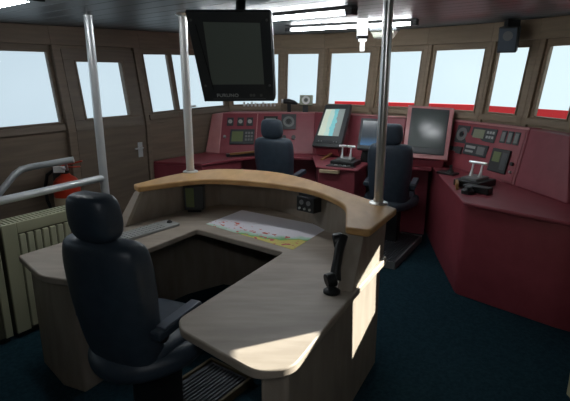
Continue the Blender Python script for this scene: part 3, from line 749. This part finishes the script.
for r in range(2):
    for c_ in range(3):
        mb = MB(); F3.box(mb, .52 + c_ * .036, .545 + c_ * .036, .15 + r * .09, .20 + r * .09, .018, .022); mb.build('key', M['ltgrey'], d)
mb = MB(); F3.box(mb, .28, .60, .43, .66, -.01, .034); d = mb.build('radio_panel', M['dkgrey'], K3, bevel=.004)
mb = MB(); F3.box(mb, .31, .44, .48, .53, .034, .037); F3.box(mb, .31, .42, .57, .61, .034, .037); mb.build('label_plate', M['ltgrey'], d)
mb = MB(); F3.box(mb, .47, .57, .47, .62, .034, .038); mb.build('speaker_grille', M['grey'], d)
for u in (.08, .15):
    mb = MB(); F3.disc(mb, u, .60, .026, -.005, .034); mb.build('knob', M['dkgrey'], K3)
mb = MB(); F3.box(mb, .17, .25, .54, .68, -.01, .034); mb.build('switch_plate', M['dkgrey'], K3)
for u in (.73, .81, .89):
    mb = MB(); F3.box(mb, u - .033, u + .033, .10, .33, .006, .014); g = mb.build('gauge', M['dkgrey'], K3, bevel=.003)
    mb = MB(); F3.box(mb, u - .02, u + .02, .13, .30, .014, .018); mb.build('gauge_face', M['grey'], g)
mb = MB(); F3.box(mb, .66, .88, .44, .86, .006, .028); d = mb.build('display', M['black'], K3, bevel=.006)
mb = MB(); F3.box(mb, .69, .78, .50, .68, .028, .031); mb.build('display_glass', M['lcd'], d)
mb = MB(); F3.box(mb, .80, .86, .50, .80, .028, .031); mb.build('keypad', M['dkgrey'], d)
mb = MB(); F3.disc(mb, .925, .66, .018, .006, .03); mb.build('knob', M['black'], K3)
mb = MB(); F3.disc(mb, .93, .80, .012, .006, .03); mb.build('knob', M['ltgrey'], K3)

# --- displays set in the consoles
def display(name, quad, label, frame_m, glass_m, ins, thick=.16, emat=None, lip=0.0):
    pn = Panel(*quad); c = pn.pt(.5, 1)
    t = thing(name, c, label, 'display')
    mb = MB()
    q = ((0, 1), (1, 1), (1, 0), (0, 0))
    mb.loft([[pn.pt(u * .9 + .05, v * .9 + .05, -thick) for u, v in q], [pn.pt(u, v, -.04) for u, v in q], [pn.pt(u, v, 0) for u, v in q]])
    mb.build('casing', frame_m, t, bevel=.006)
    u0, u1, v0, v1 = ins
    if emat is not None:
        mb = MB(); pn.box(mb, u0 - .05, u1 + .05, v0 - .04, min(.985, v1 + .12), 0, .008); mb.build('bezel', emat, t, bevel=.004)
    mb = MB(); qq = [(u0, v1), (u1, v1), (u1, v0), (u0, v0)]
    mb.hexa([pn.pt(u, v, .006) for u, v in qq], [pn.pt(u, v, .012) for u, v in qq])
    g = mb.build('screen', glass_m, t); quad_uv(g)
    return t, pn
t, pn = display('chart_display', [(.52, 6.25, 1.48), (.83, 6.12, 1.495), (.67, 5.75, 1.0), (.33, 5.90, 1.005)], 'lit electronic chart display in a black frame at the centre of the console', M['bezel'], M['chartscreen'], (.10, .84, .13, .76), .12)
mb = MB(); pn.box(mb, .10, .9, .86, .93, 0, .012); mb.build('key_row', M['dkgrey'], t, bevel=.002)
for u in (.2, .3, .72, .82):
    mb = MB(); pn.disc(mb, u, .895, .008, .012, .018, 12); mb.build('knob', M['grey'], t)
mb = MB(); mb.hexa([(.40, 5.98, WT + .031), (.66, 5.84, WT + .031), (.80, 6.1, WT + .001), (.50, 6.25, WT + .001)], [(.36, 5.93, 1.02), (.64, 5.79, 1.02), (.80, 6.08, 1.2), (.52, 6.22, 1.2)])
mb.build('plinth', M['maroon'], t)
t, pn = display('radar_display', [(1.44, 5.70, 1.51), (1.90, 5.47, 1.49), (1.77, 5.17, .95), (1.33, 5.40, .95)], 'large grey screen in a pink-edged maroon housing facing the chair by the right pole', M['maroon_lt'], M['screen2'], (.14, .86, .09, .80), .16, M['bezel'])
mb = MB(); pn.box(mb, .12, .88, .87, .89, .008, .014); mb.build('key_row', M['dkgrey'], t)
mb = MB(); mb.hexa([(1.34, 5.44, WT + .001), (1.74, 5.24, WT + .001), (1.80, 5.5, WT + .001), (1.46, 5.72, WT + .001)], [(1.35, 5.44, .96), (1.76, 5.22, .96), (1.86, 5.46, 1.3), (1.48, 5.68, 1.3)])
mb.build('plinth', M['maroon'], t)
t, pn = display('control_screen', [(.88, 5.60, 1.37), (1.14, 5.44, 1.37), (1.08, 5.24, 1.045), (.81, 5.40, 1.04)], 'smaller dark display with a blue glow and silver rim between the two big displays', M['alu'], M['bluescreen'], (.12, .90, .10, .88), .05, M['bezel'])
mb = MB(); mb.hexa([(.86, 5.46, WT + .031), (.98, 5.40, WT + .031), (1.02, 5.48, WT + .031), (.90, 5.54, WT + .031)], [(.90, 5.47, 1.1), (1.0, 5.41, 1.1), (1.02, 5.45, 1.1), (.92, 5.51, 1.1)])
mb.build('stand', M['black'], t)

# --- lever units
def lever_unit(x, y, z, deg, label, w=.16, d=.13, h=.07):
    t = thing('throttle_unit', (x, y, z), label, 'engine control', 'throttle lever units on the consoles')
    a = Vector((math.cos(R(deg)), math.sin(R(deg)), 0)); b = Vector((-a.y, a.x, 0)); c = Vector((x, y, z))
    mb = MB(); mb.obox(c + Vector((0, 0, h / 2)), a, b, (0, 0, 1), w, d, h / 2); mb.build('base_box', M['black'], t, bevel=.008)
    mb = MB(); mb.obox(c + Vector((0, 0, h + .012)), a, b, (0, 0, 1), w * .6, d * .7, .012); mb.build('scale_plate', M['grey'], t, bevel=.004)
    for k in (-.35, .35):
        p = c + a * w * k + Vector((0, 0, h + .02)); q = p + Vector((0, 0, .13)) + b * .03
        mb = MB(); mb.tube([p, p.lerp(q, .5), q], .012, 12, [.020, .010, .009]); l = mb.build('lever', M['chrome'], t)
        mb = MB(); mb.cyl(q - a * .045, q + a * .045, .014, n=14); mb.build('grip', M['chrome'], l, bevel=.004)
    return t, a, b
t, a, b = lever_unit(.68, 5.30, WT + .03, -28, 'chrome twin throttle levers on the centre pedestal, left of the right pole', .14, .12, .05)
for k in range(5):
    mb = MB(); c = Vector((.68, 5.30, WT + .03)) + a * (-.11 + .05 * k) - b * .15; mb.obox(c + Vector((0, 0, .01)), a, b, (0, 0, 1), .018, .014, .01); mb.build('push_button', M['ltgrey'] if k % 2 else M['grey'], t, bevel=.003)
mb = MB(); mb.obox(Vector((.68, 5.30, WT + .034)) - b * .14, a, b, (0, 0, 1), .16, .05, .004); mb.build('button_panel', M['black'], t)
t, a, b = lever_unit(1.78, 4.40, WT, -52, 'chrome twin throttle levers on a black box on the right console', .13, .15, .06)
t = thing('throttle_unit', (1.62, 4.28, WT), 'black telephone-style control block with an oak side left of the right throttle levers', 'engine control')
aa = Vector((.65, -.76, 0)); bb = Vector((.76, .65, 0))
mb = MB(); mb.obox((1.70, 4.12, WT + .03), aa, bb, (0, 0, 1), .12, .045, .03); mb.build('base_box', M['black'], t, bevel=.008)
mb = MB(); mb.obox((1.58, 4.30, WT + .03), (.3, 1, 0), (1, -.3, 0), (0, 0, 1), .09, .012, .03); mb.build('oak_cheek', M['wood_dk'], t, bevel=.003)
mb = MB(); mb.lathe((1.60, 4.08, WT), [(.055, 0), (.055, .03), (.035, .045), (.03, .06)], 20); mb.build('dial_knob', M['black'], t)
t = thing('joystick_unit', (1.66, 4.95, WT), 'small black joystick unit at the inner edge of the right console', 'joystick')
mb = MB(); mb.obox((1.70, 4.92, WT + .012), aa, bb, (0, 0, 1), .10, .06, .012); mb.build('base', M['black'], t, bevel=.006)
mb = MB(); mb.lathe((1.72, 4.90, WT + .024), [(.035, 0), (.03, .02), (.012, .03), (.010, .05), (.018, .06), (.012, .075)], 16); mb.build('stick', M['black'], t)
# oak ruler and black box on the left console
mb = MB(); mb.obox((-.53, 6.02, WT + .045), (1, .28, .06), (-.28, 1, 0), (0, 0, 1), .17, .018, .012); h = mb.build('control_handle', M['wood_dk'], K1, bevel=.003)
mb = MB(); mb.obox((-.53, 6.06, WT + .018), (1, .28, .0), (-.28, 1, 0), (0, 0, 1), .22, .045, .018); mb.build('base', M['black'], h, bevel=.004)
mb = MB(); mb.cyl((-.36, 6.08, WT + .05), (-.36, 6.09, WT + .16), .012, n=10); mb.build('lever', M['white'], h)
mb = MB(); mb.obox((.50, 5.72, WT + .045), (.5, 1, .1), (1, -.5, 0), (0, 0, 1), .16, .014, .012); mb.build('control_handle', M['wood_dk'], K2, bevel=.003)

# --- sill objects
t = thing('compass_repeater', (.27, 6.62, 1.36), 'square pale compass repeater with a round dial on the front window sill', 'compass')
pnc = Panel((.20, 6.58, 1.585), (.37, 6.55, 1.585), (.36, 6.52, 1.455), (.19, 6.55, 1.455))
mb = MB(); pnc.box(mb, 0, 1, 0, 1, -.05, 0); mb.build('body', M['lcd2'], t, bevel=.004)
mb = MB(); pnc.ring(mb, .5, .5, .03, .055, 0, .006); mb.build('dial_ring', M['white'], t)
mb = MB(); pnc.disc(mb, .5, .5, .022, 0, .008); mb.build('dial_hub', M['dkgrey'], t)
mb = MB(); mb.box(.24, .31, 6.56, 6.63, 1.36, 1.46); mb.build('stand', M['dkgrey'], t)
t = thing('search_lamp', (.02, 6.6, 1.36), 'dark round lamp with a white front on the sill left of the compass repeater', 'lamp')
mb = MB(); mb.tube([(-.02, 6.62, 1.50), (.05, 6.61, 1.50), (.12, 6.60, 1.485), (.17, 6.59, 1.47)], .04, 16, [.03, .035, .03, .012]); mb.build('body', M['black'], t)
mb = MB(); mb.cyl((-.05, 6.62, 1.505), (-.02, 6.62, 1.50), .028, n=16); mb.build('lamp_front', M['white'], t)
mb = MB(); mb.box(.03, .08, 6.59, 6.64, 1.36, 1.48); mb.build('stand', M['black'], t)
for k in range(9):
    h = (.05, .035, .05, .04, .03, .045, .02, .03, .02)[k]
    mb = MB(); x = -.57 + k * .052; mb.box(x, x + .026, 6.66, 6.675, 1.43, 1.44 + h)
    tag(mb.build('sill_clip', M['white']), 'small white upright clip in the row on the sill below the hanging monitor', 'clip', 'white clips on the sill below the hanging monitor')
s4 = spans[4]; p = s4.pt(.22, 1.46, -.045)
mb = MB(); mb.obox(p, (DL.x, DL.y, 0), (-DL.y, DL.x, 0), (0, 0, 1), .06, .03, .012)
tag(mb.build('window_latch', M['white'], bevel=.003), 'white latch at the bottom of the window just right of the left bar pole', 'latch')

# ------------------------------------------------------------------ things on the chart table
def sheet(name, q, z, th, m, label, cat):
    mb = MB(); mb.hexa([(x, y, z) for x, y in q], [(x, y, z + th) for x, y in q]); o = mb.build(name, m); quad_uv(o); return tag(o, label, cat)
sheet('nautical_chart', [(-.60, 3.50 - .02), (.05, 2.93), (.33, 3.40), (-.36, 3.86)], .7605, .002, M['chart'], 'colourful paper sea chart spread on the middle of the chart table', 'chart')
# keyboard
t = thing('keyboard', (-.97, 3.28, .76), 'long flat grey keyboard with trackball on the left wing of the chart table', 'keyboard')
ka = Vector((-.815, 3.43, 0)) - Vector((-1.13, 3.02, 0)); kl = ka.length; ka.normalize(); kb = Vector((-ka.y, ka.x, 0)); kc = Vector((-1.02, 3.24, .76))
kc = Vector((-1.02, 3.27, .76))
mb = MB(); mb.obox(kc + Vector((0, 0, .010)), ka, kb, (0, 0, 1), kl / 2 + .02, .075, .010); mb.build('case', M['ltgrey'], t, bevel=.004)
for r in range(5):
    for c_ in range(14):
        mb = MB(); mb.obox(kc + ka * (-kl / 2 + .012 + c_ * .031) + kb * (-.052 + r * .026) + Vector((0, 0, .0225)), ka, kb, (0, 0, 1), .012, .010, .0035)
        mb.build('key', M['ltgrey'], t)
mb = MB(); mb.lathe(kc + ka * (kl / 2 - .015) + Vector((0, 0, .019)), [(.022, 0), (.020, .008), (.012, .015), (.003, .018)], 20); mb.build('trackball', M['black'], t)
# small display box below the bar
t = thing('echo_sounder', (-.72, 3.84, .77), 'small dark box with an olive screen under the bar shelf beside the left pole', 'display')
EP = Panel((-.83, 3.80, .985), (-.665, 3.80, .985), (-.665, 3.78, .785), (-.82, 3.78, .785))
mb = MB(); EP.box(mb, 0, 1, 0, 1, -.10, 0); mb.build('case', M['dkgrey'], t, bevel=.006)
mb = MB(); EP.box(mb, .10, .52, .10, .88, 0, .004); mb.build('screen', M['lcd'], t)
mb = MB(); EP.box(mb, .60, .94, .08, .92, 0, .006); mb.build('keypad', M['bezel'], t)
mb = MB(); mb.box(-.78, -.71, 3.85, 3.88, .98, 1.019); mb.box(-.80, -.69, 3.80, 3.88, .7605, .79); mb.build('bracket', M['black'], t)
# radio below the bar
t = thing('radio_set', (.14, 3.37, .86), 'small black radio with round meters hanging under the right of the bar shelf', 'radio')
RP = Panel((.085, 3.42, 1.0), (.205, 3.32, 1.0), (.205, 3.31, .89), (.085, 3.41, .89))
mb = MB(); RP.box(mb, 0, 1, 0, 1, -.10, 0); mb.build('case', M['black'], t, bevel=.005)
for u in (.3, .7):
    mb = MB(); RP.disc(mb, u, .38, .018, 0, .005, 18); mb.build('meter', M['grey'], t)
for u in (.2, .5, .8):
    mb = MB(); RP.disc(mb, u, .78, .009, 0, .012, 12); mb.build('knob', M['ltgrey'], t)
mb = MB(); mb.obox((.19, 3.42, 1.008), (.76, -.64, 0), (.64, .76, 0), (0, 0, 1), .08, .04, .0095); mb.build('bracket', M['dkgrey'], t)
# telephone handset hung on the end block
t = thing('telephone_handset', (.27, 2.38, .77), 'black telephone handset hanging on the right end of the chart table below the bar', 'telephone')
mb = MB(); mb.tube([(.318, 2.50, 1.0), (.298, 2.455, .96), (.283, 2.42, .90), (.272, 2.39, .85), (.268, 2.37, .80)], .02, 14, [.032, .027, .024, .027, .034]); mb.build('handle', M['black'], t, angle=80)
mb = MB(); mb.cyl((.318, 2.50, .985), (.265, 2.50, .975), .040, n=20); mb.build('earpiece', M['black'], t, bevel=.006)
mb = MB(); mb.cyl((.268, 2.37, .81), (.218, 2.355, .80), .040, n=20); mb.build('mouthpiece', M['black'], t, bevel=.006)
mb = MB(); mb.obox((.325, 2.50, .90), (.1, 1, -.3), (1, -.1, 0), (0, .3, 1), .03, .02, .10); mb.build('cradle', M['black'], t, bevel=.006)
mb = MB(); pts = []
for k in range(60):
    u = k / 59; a = k * 1.25; pts.append((.262 - .02 * math.sin(u * 3.1) + math.cos(a) * .010, 2.36 - u * .05 + math.sin(a) * .010, .80 - .03 * u))
pts += [(.24, 2.30, .768), (.255, 2.27, .768), (.285, 2.29, .768)]
mb.tube(pts, .0035, 6); mb.build('cord', M['black'], t, angle=180)
mb = MB(); mb.lathe((.245, 2.305, .7605), [(.045, 0), (.045, .012), (.03, .022), (.012, .026)], 24); mb.build('rest_cup', M['black'], t)

# ------------------------------------------------------------------ locker at lower right
t = thing('side_locker', (1.95, 2.2, 0), 'pale locker whose edge just enters the lower right corner', 'locker')
mb = MB(); mb.box(1.675, 2.25, 1.95, 2.47, 0.02, 1.0); mb.build('body', M['ivory'], t, bevel=.006)
mb = MB(); mb.box(1.69, 2.23, 1.97, 2.455, 0, .02); mb.build('plinth', M['black'], t)
mb = MB(); mb.box(1.667, 1.675, 1.98, 2.44, .08, .97); d = mb.build('door', M['ivory_dk'], t, bevel=.002)
mb = MB(); mb.box(1.645, 1.668, 2.02, 2.035, .5, .62); mb.build('handle', M['steel'], d)

# ------------------------------------------------------------------ world, sun
w = bpy.data.worlds.new('World'); scene.world = w; w.use_nodes = True
nt = w.node_tree; N = nt.nodes; L = nt.links; bg = N['Background']
tc = N.new('ShaderNodeTexCoord'); sep = N.new('ShaderNodeSeparateXYZ'); L.new(tc.outputs['Generated'], sep.inputs[0])
mr = N.new('ShaderNodeMapRange'); mr.inputs['From Min'].default_value = -.5; mr.inputs['From Max'].default_value = .45
L.new(sep.outputs['X'], mr.inputs['Value'])
cr = N.new('ShaderNodeValToRGB'); e = cr.color_ramp.elements
e[0].position = 0; e[0].color = srgb(196, 212, 224); e[1].position = 1; e[1].color = srgb(224, 242, 250)
L.new(mr.outputs[0], cr.inputs['Fac']); L.new(cr.outputs['Color'], bg.inputs['Color']); bg.inputs['Strength'].default_value = 0.76

sd = bpy.data.lights.new('sun', 'SUN'); sd.energy = 13.0; sd.angle = R(.3); sd.color = (1.0, .95, .86)
so = bpy.data.objects.new('sun', sd); COL.objects.link(so)
dirv = Vector((.93, .36, .42)).normalized(); so.rotation_euler = dirv.to_track_quat('Z', 'Y').to_euler(); so.location = (8, 4, 6)

# ------------------------------------------------------------------ camera
cd = bpy.data.cameras.new('camera'); co = bpy.data.objects.new('camera', cd); COL.objects.link(co)
cd.sensor_width = 36; cd.lens = 36 * 480 / 570; cd.clip_start = .05
co.location = (0, 0, 1.87); co.rotation_euler = (R(90) - math.atan((200.5 - 73) / 480), 0, 0)
scene.camera = co
vs = scene.view_settings; vs.view_transform = 'Standard'; vs.look = 'None'; vs.gamma = 1; vs.exposure = 0.6; vs.use_curve_mapping = False
